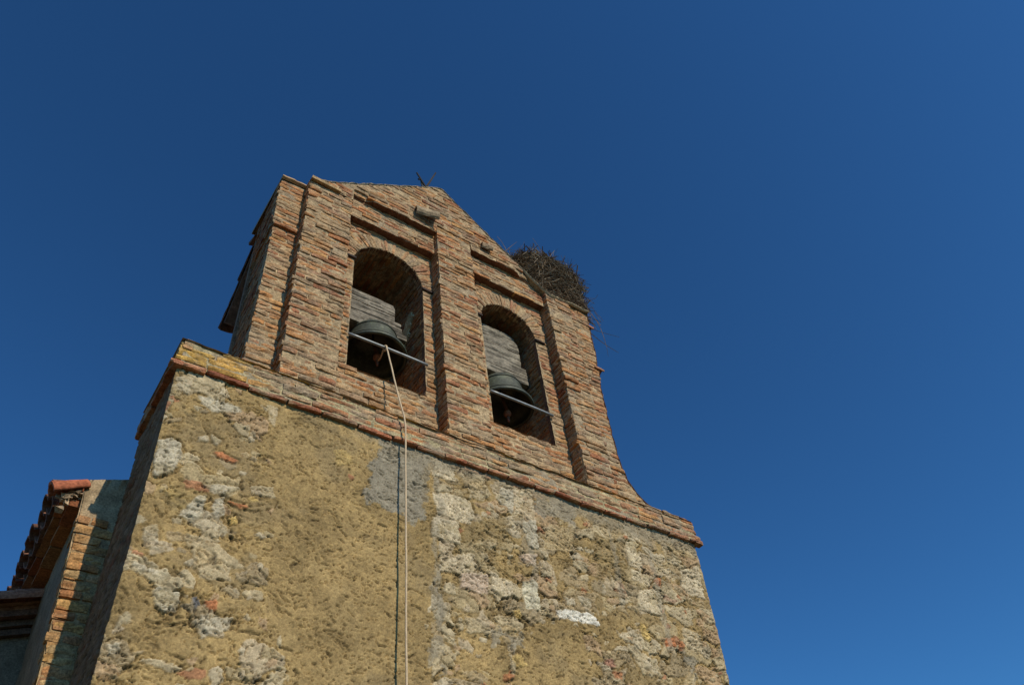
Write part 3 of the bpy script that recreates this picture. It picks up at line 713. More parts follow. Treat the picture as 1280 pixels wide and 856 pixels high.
# corner piers
for k in (0, 1):
    m = MB()
    if k == 0:
        pos = plane_map((0, REC, 0), (1, 0, 0), (0, 0, 1), (0, -1, 0))
        sp = lambda z: [(float(xl_p(z)), .70)]
        up = lambda u, v: .028 * (v > 7.905)
        ins = lambda u, v: u > xl_p(v) + .008
        brick_fill(m, pos, sp, BZ0 - .02, 8.68, seed=70, lich=.5, nfun=lambda u, v: .028 * float(v > 7.905))
        mortar_sheet(m, pos, .18, .70, BZ0 - .04, 8.70, ins, seed=70, depth=.1, cell=.011, nfun=up, lich=.8)
        # left flank of the belfry, shade painted into its brick and mortar colours
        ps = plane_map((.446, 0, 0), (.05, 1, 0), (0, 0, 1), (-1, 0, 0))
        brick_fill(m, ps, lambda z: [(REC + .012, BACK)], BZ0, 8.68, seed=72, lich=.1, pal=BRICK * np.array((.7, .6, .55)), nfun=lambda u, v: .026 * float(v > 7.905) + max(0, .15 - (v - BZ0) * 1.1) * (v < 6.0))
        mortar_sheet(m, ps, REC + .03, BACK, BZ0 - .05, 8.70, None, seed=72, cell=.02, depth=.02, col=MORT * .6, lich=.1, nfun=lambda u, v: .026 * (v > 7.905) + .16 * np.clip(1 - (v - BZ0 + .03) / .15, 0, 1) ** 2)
    else:
        pos = plane_map((0, .035, 0), (1, 0, 0), (0, 0, 1), (0, -1, 0))
        sp = lambda z: [(4.06, float(xr_p(z)))]
        ins = lambda u, v: (u < xr_p(v) - .006) & (v > 5.86)
        brick_fill(m, pos, sp, BZ0 + .012, 8.76, seed=75, lich=.5, ends=.008)
        mortar_sheet(m, pos, 4.05, 4.75, BZ0 - .03, 8.77, ins, seed=75, depth=.1, cell=.010)
        # right flank, swept out at its foot
        zz = np.concatenate([np.linspace(5.845, 6.4, 40), np.linspace(6.45, 8.77, 90)])
        Y, Z = np.meshgrid(np.linspace(.03, BACK, 40), zz)
        Xf = xr_p(Z) + (fbm(Y * 9, Z * 14, 77, 4) - .5) * .03 - .008
        cc = np.where((np.mod(Z + (vnoise(Y * 3, Z * 2, 5) - .5) * .02, PITCH) < .045)[..., None], np.array((.33, .16, .08)), MORT)
        m.grid(np.stack([Xf, Y, Z], -1), cc)
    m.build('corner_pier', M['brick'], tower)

# arch rings of bricks on edge, jambs and soffits
for i in (0, 1):
    c, r = OPEN[i]
    m = MB()
    n = 33
    for k in range(n):
        a0 = math.pi * (k + .10) / n; a1 = math.pi * (k + .84) / n
        tone = BRICK[RNG.integers(len(BRICK))] * RNG.uniform(.85, 1.15)
        rr = r + RNG.normal(0, .005)
        def pos(u, v, nn, c=c):
            return np.stack([c + v * np.cos(u), REC - nn, SPR + v * np.sin(u)], -1)
        # u is the angle, v the radius
        mid = (a0 + a1) / 2
        brick(m, pos, a0, a1, rr, rr + RING * RNG.uniform(.93, 1.03), RNG.normal(.004, .004), tone * .9 + np.array((.04, .04, .03)), nx=2, nz=6, rnd=.005, back=.10, lich=.35, seed=k)
    A, Rr = np.meshgrid(np.linspace(0, math.pi, 90), np.linspace(r + .006, r + RING, 12))
    nn = -.006 + (fbm(A * 12, Rr * 30, 81, 3) - .5) * .014
    m.grid(np.stack([c + Rr * np.cos(A), REC - nn, SPR + Rr * np.sin(A)], -1), MORT * .95)
    m.build('arch_ring', M['brick'], tower)

    m = MB()
    # soffit: u = depth, v = arc length; normal towards the centre
    def psof(u, v, nn, c=c, r=r):
        a = v / r
        return np.stack([c + (r - nn) * np.cos(a), REC + .02 + u, SPR + (r - nn) * np.sin(a)], -1)
    D = BACK - REC - .04
    brick_fill(m, psof, lambda z: [(.06, D)], 0, math.pi * r, seed=83 + i, pitch=.060, thick=.045, lich=.2, pal=BRICK * np.array((.62, .55, .5)))  # brick and mortar colours lowered to paint the shade under the arch
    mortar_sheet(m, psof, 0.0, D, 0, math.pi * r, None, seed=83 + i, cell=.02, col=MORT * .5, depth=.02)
    for sx in (-1, 1):
        pj = plane_map((c + sx * r, REC + .02, 0), (0, 1, 0), (0, 0, 1), (-sx, 0, 0))
        brick_fill(m, pj, lambda z: [(.0, D)], SILL, SPR, seed=85 + i, lich=.3, n=.0, pal=BRICK * np.array((.75, .68, .62)))  # jamb bricks and mortar darkened in colour for the shade inside
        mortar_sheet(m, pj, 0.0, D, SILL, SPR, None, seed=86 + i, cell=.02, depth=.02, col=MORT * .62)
    if i == 0:     # pale mortar smeared over the right jamb
        pj = plane_map((c + r, 0, 0), (0, 1, 0), (0, 0, 1), (-1, 0, 0))
        mortar_sheet(m, pj, .30, .70, 7.30, 7.90, lambda u, v: np.hypot((u - .50 + (v - 7.6) * .4) / .10, (v - 7.58) / .22) + (fbm(u * 14, v * 14, 99) - .5) < 1, n=.012, depth=.015, cell=.012, col=np.array((.46, .38, .22)), lich=.2)
    U, Y = np.meshgrid(np.linspace(c - r, c + r, 40), np.linspace(REC - .004, BACK, 30))
    m.grid(np.stack([U, Y, SILL - .003 + (fbm(U * 8, Y * 8, 88, 3) - .5) * .014], -1), np.array((.36, .21, .12)))
    # infill closing the opening at the back, interior shade painted into its bricks
    pk = plane_map((0, BACK - .055, 0), (1, 0, 0), (0, 0, 1), (0, -1, 0))
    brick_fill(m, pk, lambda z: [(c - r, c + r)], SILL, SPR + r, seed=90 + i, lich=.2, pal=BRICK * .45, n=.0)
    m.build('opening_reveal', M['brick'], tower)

    # thin dark strips standing for the crack line at the springing
    m = MB()
    m.box((c - r - .03, REC - .006, SPR + .01), (.09, .02, .022), C=(.05, .035, .03), jit=.002)
    m.build('springing_crack', M['rust'], tower)
    m = MB()
    m.box((c + r + .05, REC - .006, SPR + .01), (.13, .02, .022), C=(.05, .035, .03), jit=.002)
    m.build('springing_crack', M['rust'], tower)

    m = MB()
    x0 = c - r - .01; x1 = c + r + .01
    m.tube([(x0 + (x1 - x0) * t, .135, 6.775 + .006 * math.sin(3 * t)) for t in np.linspace(0, 1, 9)], .014, 10, C=(.27, .28, .28))
    m.build('guard_bar', M['iron'], tower, smooth=True)

# coping of lime mortar along the slopes, caps of the shoulders
def cap(mb, pts, y0, y1, th, col, seed, ny=16, step=.03):
    pts = np.array(pts, float)
    seg = np.hypot(*(np.diff(pts, axis=0).T)); cum = np.concatenate([[0], np.cumsum(seg)])
    q = np.arange(0, cum[-1] + 1e-6, step)
    px = np.interp(q, cum, pts[:, 0]); pz = np.interp(q, cum, pts[:, 1])
    ys = np.linspace(y0, y1, ny)
    # section: bottom front, front mid, top front, ... top back, bottom back
    sec = [(y0 + .03, 0)] + [(y0, th * .3), (y0 + .004, th * .75)] + [(y, th) for y in ys[1:-1]] + [(y1, th * .6), (y1 - .02, 0)]
    P = np.array([[(x, y, z + dz) for (y, dz) in sec] for x, z in zip(px, pz)])
    P[..., 2] += (fbm(P[..., 0] * 9, P[..., 1] * 9, seed, 4) - .5) * .035
    P[..., 1] += (fbm(P[..., 0] * 11, P[..., 2] * 11 + P[..., 1], seed + 1, 4) - .5) * .025
    f = 1 + (fbm(P[..., 0] * 8, P[..., 1] * 8 + P[..., 2] * 8, seed + 2, 4) - .5) * .6
    mb.grid(P, np.array(col) * f[..., None])
    for e in (0, -1):
        mb.add(P[e], T=[(0, k, k + 1) for k in range(1, len(sec) - 1)], C=col)
m = MB()
cap(m, [(.70, 8.70), (.87, 8.81), (1.5, 9.30), (2.22, 9.865), (2.29, 9.885), (2.35, 9.855), (3.0, 9.33), (3.55, 8.87), (3.83, 8.70)], -.017, BACK + .02, .018, (.46, .36, .235), 120)
cap(m, [(3.80, 8.735), (4.10, 8.755), (4.40, 8.77)], -.014, BACK + .02, .024, (.46, .35, .22), 124)
m.build('coping', M['mortar'], tower, smooth=True)
m = MB()
cap(m, [(.428, 8.680), (.56, 8.69), (.70, 8.70)], REC - .055, BACK + .13, .055, (.36, .23, .12), 128)
m.build('shoulder_cap', M['mortar'], tower)

def barrel_tile(mb, p, axis, up, length, r0, r1, th=.014, col=(.36, .15, .08), arc=math.pi, n=9):
    """half-round clay tile from p along axis; up is its crown direction"""
    p, ax, up = (np.array(v, float) for v in (p, axis, up))
    ax /= np.linalg.norm(ax); up = up - ax * (up @ ax); up /= np.linalg.norm(up); sd = np.cross(ax, up)
    m_ = 5; O = np.zeros((m_, 2 * n + 1, 3))
    for i in range(m_):
        t = i / (m_ - 1); r = r0 + (r1 - r0) * t
        c = p + ax * length * t
        for k in range(n):
            a = (math.pi - arc) / 2 + arc * k / (n - 1)
            O[i, k] = c + (sd * math.cos(a) + up * math.sin(a)) * r + RNG.normal(0, .0022, 3)
            O[i, 2 * n - 1 - k] = c + (sd * math.cos(a) + up * math.sin(a)) * (r - th)
        O[i, 2 * n] = O[i, 0]
    f = RNG.uniform(.8, 1.2)
    mb.grid(O, np.array(col) * f)
    for e in (0, -1):
        mb.add(O[e, :2 * n], [(k, k + 1, 2 * n - 2 - k, 2 * n - 1 - k) for k in range(n - 1)], C=np.array(col) * f)

# steep tiled back of the gable: its left edge hangs over the flank
m = MB()
for k in range(4):
    t0, t1 = k / 4, (k + 1) / 4
    for j in range(9):
        x = .455 + j * .24 + RNG.normal(0, .006)
        ya, za = .80 + .72 * t0, 8.66 - .80 * t0
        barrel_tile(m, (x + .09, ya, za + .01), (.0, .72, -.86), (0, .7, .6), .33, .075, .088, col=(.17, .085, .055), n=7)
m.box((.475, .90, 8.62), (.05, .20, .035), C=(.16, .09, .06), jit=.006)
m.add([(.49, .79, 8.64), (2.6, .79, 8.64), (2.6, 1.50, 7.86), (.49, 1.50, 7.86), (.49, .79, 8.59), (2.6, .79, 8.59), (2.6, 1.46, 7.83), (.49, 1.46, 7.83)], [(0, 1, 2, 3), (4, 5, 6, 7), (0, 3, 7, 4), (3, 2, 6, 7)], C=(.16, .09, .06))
m.build('tiled_back', M['tile'], tower)
# tile stubs in the face of the gable and at the right shoulder
for p, ax, ln, r, col in (((1.91, .0, 9.055), (1, -.20, -.02), .27, .094, (.29, .215, .135)), ((2.80, .0, 9.04), (1, -.16, -.10), .14, .070, (.31, .215, .13)),
                          ((4.30, .10, 8.56), (1, -.1, -.25), .15, .06, (.34, .14, .08)), ((4.27, .07, 7.76), (1, -.1, -.25), .13, .05, (.36, .18, .10))):
    m = MB()
    barrel_tile(m, p, ax, (0, -.8, .6) if p[0] < 3.5 else (0, -.2, 1), ln, r, r * 1.05, th=.016, col=col, n=11)
    m.build('projecting_tile', M['tile'], tower, smooth=False)

# ------------------------------------------------------------------ bells
GREEN = np.array((.070, .076, .060))
def make_bell(c, zr, r, hh, label):
    t = empty('bell', (c, .48, zr), label, 'bell', 'bells hung in the arches of the gable')
    k = r / .335
    prof = [(.300, .004), (.318, -.004), (.335, .0), (.337, .016), (.322, .040), (.296, .075), (.268, .125), (.249, .18), (.236, .24), (.226, .29), (.212, .325), (.180, .352), (.12, .366), (.02, .370)]
    inn = [(.02, .335), (.11, .33), (.18, .30), (.20, .26), (.215, .18), (.235, .12), (.265, .06), (.300, .004)]
    b = MB()
    b.lathe([(a * k, z * hh) for a, z in inn + prof], (c, .48, zr), 56, C=GREEN)
    V = b.V[0]
    f = fbm(np.arctan2(V[:, 1] - .48, V[:, 0] - c) * 4, V[:, 2] * 7, 501, 4)
    b.C[0] = GREEN * (0.7 + .6 * f)[:, None] + np.array((.03, .035, .015)) * sstep(.5, .7, fbm(V[:, 0] * 12, V[:, 2] * 9, 502, 3))[:, None]
    # bead mouldings
    for rr, z in ((.300, .070), (.2300, .275)):
        b.tube([(c + (rr + .003) * k * math.cos(a), .48 + (rr + .003) * k * math.sin(a), zr + z * hh) for a in np.linspace(0, 2 * math.pi, 49)], .006, 6, C=GREEN * .9, cap=False)
    b.build('bell_body', M['bronze'], t, smooth=True)
    return t

def plank_stack(t, rows, y0, y1, col, dist=.006):
    """rows: (x0, x1, z0, z1, corner radius at the top right / left)"""
    m = MB()
    for x0, x1, z0, z1, cl, crn in rows:
        nxx = 26; nzz = 7
        U, Vv = np.meshgrid(np.linspace(0, 1, nxx), np.linspace(0, 1, nzz))
        xa = x0 + cl * Vv ** 2; xb = x1 - crn * Vv ** 2
        X = xa + (xb - xa) * U + RNG.normal(0, .001, U.shape)
        jag = (fbm(X * 10, X * 0 + z0 * 7, 511, 3) - .5) * .008
        Z = (z0 + .001) + (z1 - z0 - .002) * Vv + jag * (np.abs(Vv - .5) * 2) ** 4
        e = np.zeros(U.shape); e[0] += 1; e[-1] += 1; e[:, 0] += .6; e[:, -1] += .6
        G = (fbm(X * 5, Z * 110, 512, 3) - .5) * .012 - sstep(.62, .70, fbm(X * 3.5, Z * 75 + 3, 513, 2)) * .012
        off = RNG.normal(0, .0025)
        Y = y0 + off - G * .6 + e * .004
        tone = RNG.uniform(.93, 1.07)
        f = tone * (1 + (fbm(X * 4, Z * 90, 514, 3) - .5) * .8)
        f = f * (1 - .5 * sstep(.62, .72, fbm(X * 3.5, Z * 75 + 3, 513, 2)))
        P = np.stack([X, Y, Z], -1); C = np.array(col) * f[..., None]
        m.grid(P, C)
        ring = [(0, j) for j in range(nxx)] + [(i, nxx - 1) for i in range(1, nzz)] + [(nzz - 1, j) for j in range(nxx - 2, -1, -1)] + [(i, 0) for i in range(nzz - 2, 0, -1)]
        F = np.array([P[a] for a in ring]); B = F.copy(); B[:, 1] = y1
        n = len(ring)
        m.add(np.concatenate([F, B, [[(x0 + x1) / 2, y1, (z0 + z1) / 2]]]), [(k, n + k, n + (k + 1) % n, (k + 1) % n) for k in range(n)],
              T=[(2 * n, n + k, n + (k + 1) % n) for k in range(n)], C=np.array(col) * tone)
    return m.build('headstock', M['wood'], t)

WOOD = (.205, .175, .135)
b1 = make_bell(1.685, 6.985, .335, 1.0, 'green bronze bell in the left arch under stepped grey planks, rope at its clapper')
plank_stack(b1, [(1.32, 2.02, 7.325, 7.41, 0, .008), (1.32, 1.975, 7.412, 7.50, 0, .012), (1.32, 1.955, 7.502, 7.555, 0, .0),
                 (1.31, 1.885, 7.557, 7.64, 0, 0), (1.32, 1.885, 7.642, 7.72, 0, .002), (1.33, 1.885, 7.722, 7.805, 0, .035)], .395, .57, WOOD)
b2 = make_bell(3.195, 6.975, .335, 1.08, 'green bronze bell in the right arch under a tall round-topped wooden headstock, without rope')
plank_stack(b2, [(2.83, 3.535, 7.405, 7.52, 0, 0), (2.83, 3.53, 7.522, 7.645, 0, .01), (2.88, 3.462, 7.647, 7.76, 0, 0), (2.88, 3.46, 7.762, 7.87, 0, 0),
                 (2.88, 3.46, 7.872, 7.97, 0, .006), (2.89, 3.452, 7.972, 8.06, .01, .035), (2.92, 3.415, 8.062, 8.14, .06, .09)], .37, .56, (.225, .195, .150))
for t, cx, cz, x, zr in ((b1, 1.73, 7.00, 1.685, 6.985), (b2, 3.24, 6.93, 3.195, 6.975)):
    m = MB()
    m.tube([(x, .48, zr + .33), (x + .01, .475, zr + .2), (cx, .46, cz + .05)], [.012, .014, .018], 8, C=(.10, .05, .035))
    prof = [(.001, -.040), (.023, -.035), (.038, -.016), (.041, .004), (.035, .024), (.019, .042), (.001, .046)]
    m.lathe(prof, (cx, .46, cz), 14, C=(.22, .10, .06))
    m.tube([(cx, .46, cz - .05), (cx + .004, .46, cz - .11)], [.016, .010], 8, C=(.22, .10, .07))
    m.build('clapper', M['rust'], t, smooth=True)
    m = MB()
    for dx in (-.10, .10):
        m.box((x + dx, .565, zr + .46), (.035, .02, .36), C=(.06, .045, .04), jit=.002)
    m.build('iron_strap', M['rust'], t)

# ------------------------------------------------------------------ bell rope: clapper, over the bar, down the face of the tower
pts = [(1.735, .455, 6.95), (1.70, .33, 6.86), (1.655, .20, 6.80), (1.640, .135, 6.803), (1.638, .110, 6.78), (1.645, .085, 6.68), (1.672, .02, 6.30), (1.70, -.045, 5.97), (1.716, -.078, 5.80),
       (1.722, -.085, 5.70), (1.720, -.09, 5.5), (1.717, -.095, 5.0), (1.714, -.10, 4.3), (1.709, -.105, 3.6), (1.70, -.115, 2.6), (1.685, -.13, 1.45), (1.69, -.16, 1.35), (1.66, -.15, 1.31)]
dense = []
for a, b in zip(pts[:-1], pts[1:]):
    n = max(2, int(math.dist(a, b) / .06))
    for k in range(n):
        t = k / n
        dense.append([a[i] + (b[i] - a[i]) * t for i in range(3)])
dense.append(pts[-1])
dense = np.array(dense)
dense[12:, 0] += (fbm(dense[12:, 2] * 3, dense[12:, 2] * 0, 521, 3) - .5) * .012
m = MB(); m.tube(dense, .0075, 7, C=(.56, .42, .27))
# knot round the bar
m.tube([(1.640 + .006 * k / 6, .135 + .026 * math.cos(k * 1.05), 6.775 + .026 * math.sin(k * 1.05)) for k in range(13)], .007, 6, C=(.50, .37, .23))
rope = m.build('bell_rope', M['rope'], smooth=True)
tag(rope, 'thin pale rope looped over the left guard bar and hanging down the plastered wall', 'rope')

# ------------------------------------------------------------------ stork nest on the right shoulder
nest = empty('bird_nest', (4.1, .4, 8.78), 'big round nest of dark dry twigs on the right shoulder of the brick gable', 'nest')
core = MB()
def nest_r(t): return (.46 + .17 * t ** .6) * (1 - .25 * max(0, t - .85) / .15)
A, T = np.meshgrid(np.linspace(0, 2 * math.pi, 61), np.linspace(0, 1, 22))
rr = np.vectorize(nest_r)(T) * .86 * (1 + (fbm(np.cos(A) * 4 + 9, T * 6 + np.sin(A) * 4, 531, 3) - .5) * .35)
core.grid(np.stack([4.1 + rr * np.cos(A), .4 + rr * .60 * np.sin(A), 8.74 + T * 1.04], -1), np.array((.075, .052, .032)))
A2, R2 = np.meshgrid(np.linspace(0, 2 * math.pi, 61), np.linspace(0, 1, 8))
rt = rr[-1][None, :] * R2
core.grid(np.stack([4.1 + rt * np.cos(A2), .4 + rt * .60 * np.sin(A2), 9.78 - .10 * (1 - R2 ** 2) + (fbm(A2 * 3, R2 * 5, 533) - .5) * .06 * (R2 < .99)], -1), np.array((.085, .06, .038)))
core.build('nest_core', M['twig'], nest)
tw = MB()
TW = [(.16, .105, .06), (.20, .14, .085), (.11, .07, .04), (.26, .20, .14), (.32, .26, .19), (.10, .062, .035)]
def twig(mb, p, d, ln, r, col, bend=.08):
    p = np.array(p); d = np.array(d, float); d /= np.linalg.norm(d)
    q = []
    w = RNG.normal(0, bend, 3)
    for t in np.linspace(-.5, .5, 5):
        q.append(p + d * ln * t + w * ln * (t * t * 4 - .5) * .5 + RNG.normal(0, .004, 3))
    mb.tube(q, [r, r, r * .9, r * .75, r * .45], 4, C=np.array(col) * RNG.uniform(.75, 1.25), cap=False)
for i in range(3600):
    a = RNG.uniform(0, 2 * math.pi); t = RNG.random() ** .8
    top = RNG.random() < .22
    f = RNG.uniform(.80, 1.04)
    r_ = nest_r(t) * f
    if top: t = 1.0 + RNG.uniform(-.05, .02); r_ = nest_r(.98) * math.sqrt(RNG.random())
    p = (4.1 + r_ * math.cos(a), .4 + r_ * .60 * math.sin(a), 8.74 + t * 1.09)
    tang = np.array((-math.sin(a), .6 * math.cos(a), 0)) * RNG.choice((-1, 1))
    d = tang + RNG.normal(0, .40, 3) + np.array((0, 0, RNG.normal(0, .25)))
    twig(tw, p, d, RNG.uniform(.14, .46), RNG.choice((.003, .004, .0055, .008), p=(.30, .28, .26, .16)), TW[RNG.integers(6)])
for i in range(120):     # ends that stick out of the mass
    a = RNG.uniform(0, 2 * math.pi); t = RNG.uniform(.1, 1.0)
    r_ = nest_r(t) * 1.0
    p = (4.1 + r_ * math.cos(a), .4 + r_ * .60 * math.sin(a), 8.74 + t * 1.09)
    d = np.array((math.cos(a), math.sin(a) * .6, .25)) + RNG.normal(0, .55, 3)
    twig(tw, p, d, RNG.uniform(.2, .5), RNG.uniform(.0022, .0042), TW[RNG.integers(6)], .12)
lo = tw
for p, d, ln, r in (((4.50, .3, 9.98), (.35, .1, .9), .62, .005), ((4.64, .3, 9.95), (.4, .1, .9), .58, .005), ((3.45, .3, 9.85), (-.3, 0, 1), .52, .004), ((3.55, .3, 9.95), (.5, 0, .8), .5, .004),
                    ((3.85, .3, 10.05), (.4, 0, .8), .42, .004), ((4.02, .2, 10.1), (-.4, 0, .8), .42, .004), ((4.78, .25, 8.95), (1, .05, .05), .80, .0045), ((4.72, .2, 8.62), (1, .1, -.22), .62, .005),
                    ((4.66, .1, 8.52), (.15, .1, -1), .55, .004), ((4.55, .1, 9.0), (.5, 0, -.9), .55, .006),
                    ((4.66, .2, 9.1), (.1, 0, -1), .6, .004)):
    twig(lo, p, d, ln, r, (.16, .11, .07), .10)
for i in range(26):
    twig(lo, (RNG.uniform(4.45, 4.70), RNG.uniform(0, .5), RNG.uniform(8.85, 9.3)), RNG.normal(0, 1, 3) + np.array((.3, 0, -.6)), RNG.uniform(.15, .42), RNG.uniform(.002, .004), TW[RNG.integers(6)])
tw.build('twig_mass', M['twig'], nest)

# ------------------------------------------------------------------ crossed rods on the peak
m = MB()
m.tube([(2.27, .15, 9.86), (2.165, .14, 10.05), (2.035, .13, 10.28)], [.018, .016, .012], 6, C=(.035, .03, .03))
m.tube([(2.10, .15, 9.86), (2.19, .16, 10.12), (2.335, .15, 10.58)], [.017, .015, .011], 6, C=(.035, .03, .03))
m.tube([(2.14, .15, 9.86), (2.125, .15, 10.02), (2.10, .15, 10.20)], [.012, .011, .008], 6, C=(.05, .055, .045))
m.tube([(2.06, .14, 10.16), (2.10, .14, 10.19)], .012, 5, C=(.035, .03, .03))
rods = m.build('crossed_rods', M['rust'])
tag(rods, 'dark thin crossed rods sticking up from the peak of the brick gable', 'rods')

# ------------------------------------------------------------------ nave behind the tower
NY = .835
nave = empty('church_nave', (2.4, 6.0, 0.0), 'plastered nave with a brick corner and red tile eave, just left behind the tower', 'building')
nx_ = lambda z: -.232 + np.clip(5.12 - z, 0, 1.9) * .093          # the left corner leans a little
drift = lambda y: .024 * (y - NY)                                   # the nave is not quite square to the tower
m = MB()
Yg, Zg = np.meshgrid(np.concatenate([np.arange(NY, 4, .03), np.linspace(4.1, 11, 12)]), np.concatenate([np.linspace(-.05, 3, 8)[:-1], np.arange(3, 5.07, .025)]))
h = (fbm(Yg * 4, Zg * 4, 541, 4) - .5) * .03
m.grid(np.stack([nx_(Zg) + drift(Yg) - h + .012, Yg, Zg], -1), np.array((.22, .16, .10)) * (.7 + .6 * fbm(Yg * 3, Zg * 3, 542, 4))[..., None])
Xg, Zg = np.meshgrid(np.linspace(0, 1, 60), np.concatenate([np.linspace(-.05, 3, 8)[:-1], np.arange(3, 5.125, .012), [5.13]]))
x0 = nx_(Zg); X = x0 + (5.3 - x0) * Xg ** 2.2
Zt = np.where(Zg > 5.1, 5.125 + np.clip(X + .23, 0, 2.7) * .36, Zg)
hh = (fbm(X * 9, Zt * 9, 543, 4) - .5) * .03
gs = sstep(4.55, 4.75, Zg + (fbm(X * 6, Zg * 6, 544) - .5) * .2)[..., None]
C = np.array((.33, .22, .11)) * (1 - gs) + np.array((.34, .25, .15)) * gs
m.grid(np.stack([X, NY + .012 - hh, Zt], -1), C * (.65 + .7 * fbm(X * 8, Zg * 8, 545, 4))[..., None])
m.box((2.5, 11.0, 2.55), (5.4, .2, 5.1), C=(.3, .24, .15)); m.box((5.25, 6, 2.55), (.2, 10.2, 5.1), C=(.3, .24, .15))
m.build('wall', M['mortar'], nave, smooth=True)
q = MB()
NB = np.array([(.43, .20, .075), (.40, .21, .08), (.44, .25, .09), (.36, .16, .065), (.42, .235, .095), (.42, .27, .12)])
pq = plane_map((0, NY, 0), (1, 0, 0), (0, 0, 1), (0, -1, 0))
brick_fill(q, pq, lambda z: [(float(nx_(z)) - .004, float(nx_(z)) + .22 + .05 * math.sin(z * 40))], 3.0, 4.82, n=.0, blen=.23, pitch=.066, thick=.050, pal=NB, lich=.15, seed=95)
pq2 = lambda u, v, nn: np.stack([nx_(v) + drift(u) - nn, u, v], -1)
brick_fill(q, pq2, lambda z: [(NY, NY + .20 + .05 * math.sin(z * 40))], 3.0, 4.82, n=.0, blen=.23, pitch=.066, thick=.050, pal=NB * .8, lich=.3, seed=96)
q.build('brick_quoin', M['brick'], nave)
# eave: two corbelled brick courses, barrel tiles on top
e = MB()
for z0, out, pal_ in ((4.93, .055, BRICK), (4.985, .105, BRICK)):
    y = NY + .05
    while y < 10.5:
        ln = RNG.uniform(.24, .30)
        xw = float(nx_(z0)) + drift(y)
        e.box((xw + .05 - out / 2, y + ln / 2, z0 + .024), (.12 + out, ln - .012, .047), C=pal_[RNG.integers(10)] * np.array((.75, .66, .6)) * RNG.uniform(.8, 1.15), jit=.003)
        y += ln
e.build('corbel_course', M['brick'], nave)
rf = MB()
sl = .36
xe = -.405
k = 0; y = NY + .22
base = MB()
while y < 10.6:
    xo = xe + drift(y) + RNG.normal(0, .008)
    # channel tile under, cover tile over
    xs = .35 if k > 4 else -.20
    barrel_tile(rf, (xs + drift(y), y + .09, 5.045 + (xs + .40) * sl + .035), (-1, 0, -sl), (0, 0, -1), (xs + .40) / math.cos(math.atan(sl)) * .94, .075, .085, col=(.15, .075, .05), n=8)
    barrel_tile(rf, (xs + drift(y), y + RNG.normal(0, .008), 5.045 + (xs + .40) * sl + .060), (-1, 0, -sl), (0, 0, 1), (xs - xo + drift(y)) / math.cos(math.atan(sl)), .068, .084, col=(.17, .08, .05), n=8)
    y += .185; k += 1
rf.add([(-.30, NY + .50, 5.03), (2.4, NY + .50, 6.00), (2.4, 10.9, 6.00), (-.06, 10.9, 5.03)], [(0, 1, 2, 3)], C=(.27, .13, .08))
rf.add([(2.4, NY + .50, 6.00), (5.6, NY + .50, 4.91), (5.6, 10.9, 4.91), (2.4, 10.9, 6.00)], [(0, 1, 2, 3)], C=(.27, .13, .08))
rf.build('tile_roof', M['tile'], nave)
v = MB()
barrel_tile(v, (-.205, NY + .045, 5.085), (-1, -.02, -.50), (0, -.25, 1), .225, .060, .066, th=.015, col=(.36, .115, .058), arc=math.pi * 1.15, n=13)
vo = v.build('verge_tile', M['tile'], nave, smooth=True)
vo['label'] = 'sunlit bright red verge tile at the front end of the eave'
# broken mortar and slate bits at the verge
bm = MB()
for i in range(26):
    t = RNG.random()
    bm.box((-.225 - t * .12 + RNG.normal(0, .012), NY + .03 + RNG.uniform(0, .05), 5.03 - t * .09 + RNG.normal(0, .018)), RNG.uniform(.02, .07, 3) * (1, .7, .5), C=np.array((.38, .27, .17)) * RNG.uniform(.6, 1.2), jit=.007)
bm.build('verge_mortar', M['mortar'], nave)

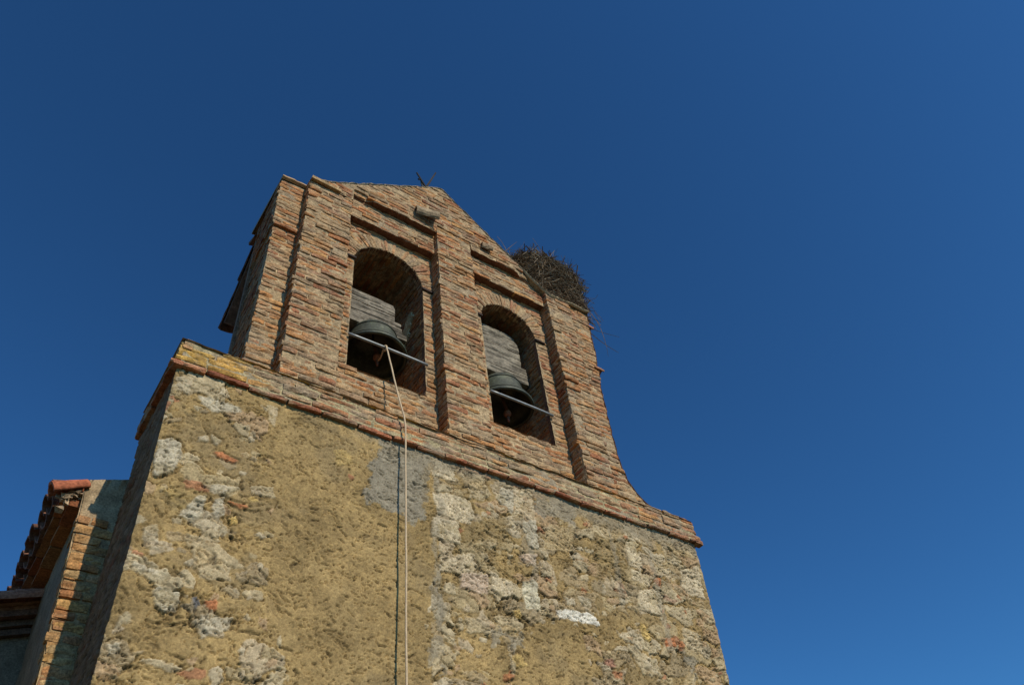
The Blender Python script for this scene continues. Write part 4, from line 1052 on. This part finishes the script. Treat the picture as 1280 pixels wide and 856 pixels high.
# ------------------------------------------------------------------ low side building beyond the nave's corner
SY = 2.0
side = empty('side_building', (-1.6, 3.4, 0.0), 'low shaded side building with a tiled verge in the lower left corner', 'building')
m = MB()
Xs, Zs = np.meshgrid(np.linspace(-3.2, .35, 100), np.linspace(-.05, 1, 40))
ztop = 4.70 + (np.minimum(Xs, -.12) + .35) * .32
P = np.stack([Xs, SY + .16 + (fbm(Xs * 5, Zs * 20, 551, 4) - .5) * .02, Zs * ztop], -1)
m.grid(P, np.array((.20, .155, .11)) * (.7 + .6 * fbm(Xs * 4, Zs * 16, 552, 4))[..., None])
m.box((-3.2, 3.6, 1.8), (.2, 3.0, 3.6), C=(.3, .25, .17)); m.box((-1.7, 5.1, 1.9), (3.1, .2, 3.8), C=(.3, .25, .17))
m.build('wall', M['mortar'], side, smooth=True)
r = MB()
ang = .32
for x in np.arange(-3.3, -.2, .30):
    z = 4.735 + (x + .35) * ang
    barrel_tile(r, (x + .34, SY - .02, z + .34 * ang + .05), (-1, 0, -ang), (0, -.2, 1), .38, .070, .080, col=(.36, .16, .10), n=9)
    barrel_tile(r, (x + .34, SY + .11, z + .34 * ang + .05), (-1, 0, -ang), (0, 0, -1), .38, .075, .085, col=(.26, .13, .08), n=8)
x0, x1 = -3.35, -.10
r.add([(x0, SY - .03, 4.735 + (x0 + .35) * ang + .03), (x1, SY - .03, 4.735 + (x1 + .35) * ang + .03), (x1, 5.2, 4.735 + (x1 + .35) * ang + .03), (x0, 5.2, 4.735 + (x0 + .35) * ang + .03)], [(0, 1, 2, 3)], C=(.30, .15, .09))
r.build('tile_roof', M['tile'], side)
w = MB()
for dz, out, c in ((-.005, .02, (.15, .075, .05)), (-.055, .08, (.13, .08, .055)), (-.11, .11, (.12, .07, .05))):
    w.add([(x0, SY + out, 4.735 + (x0 + .35) * ang + dz), (x1, SY + out, 4.735 + (x1 + .35) * ang + dz), (x1, SY + out, 4.735 + (x1 + .35) * ang + dz - .045), (x0, SY + out, 4.735 + (x0 + .35) * ang + dz - .045),
           (x0, SY + .3, 4.735 + (x0 + .35) * ang + dz), (x1, SY + .3, 4.735 + (x1 + .35) * ang + dz), (x1, SY + .3, 4.735 + (x1 + .35) * ang + dz - .045), (x0, SY + .3, 4.735 + (x0 + .35) * ang + dz - .045)],
          [(0, 1, 2, 3), (0, 4, 5, 1), (3, 2, 6, 7), (1, 5, 6, 2), (0, 3, 7, 4)], C=c)
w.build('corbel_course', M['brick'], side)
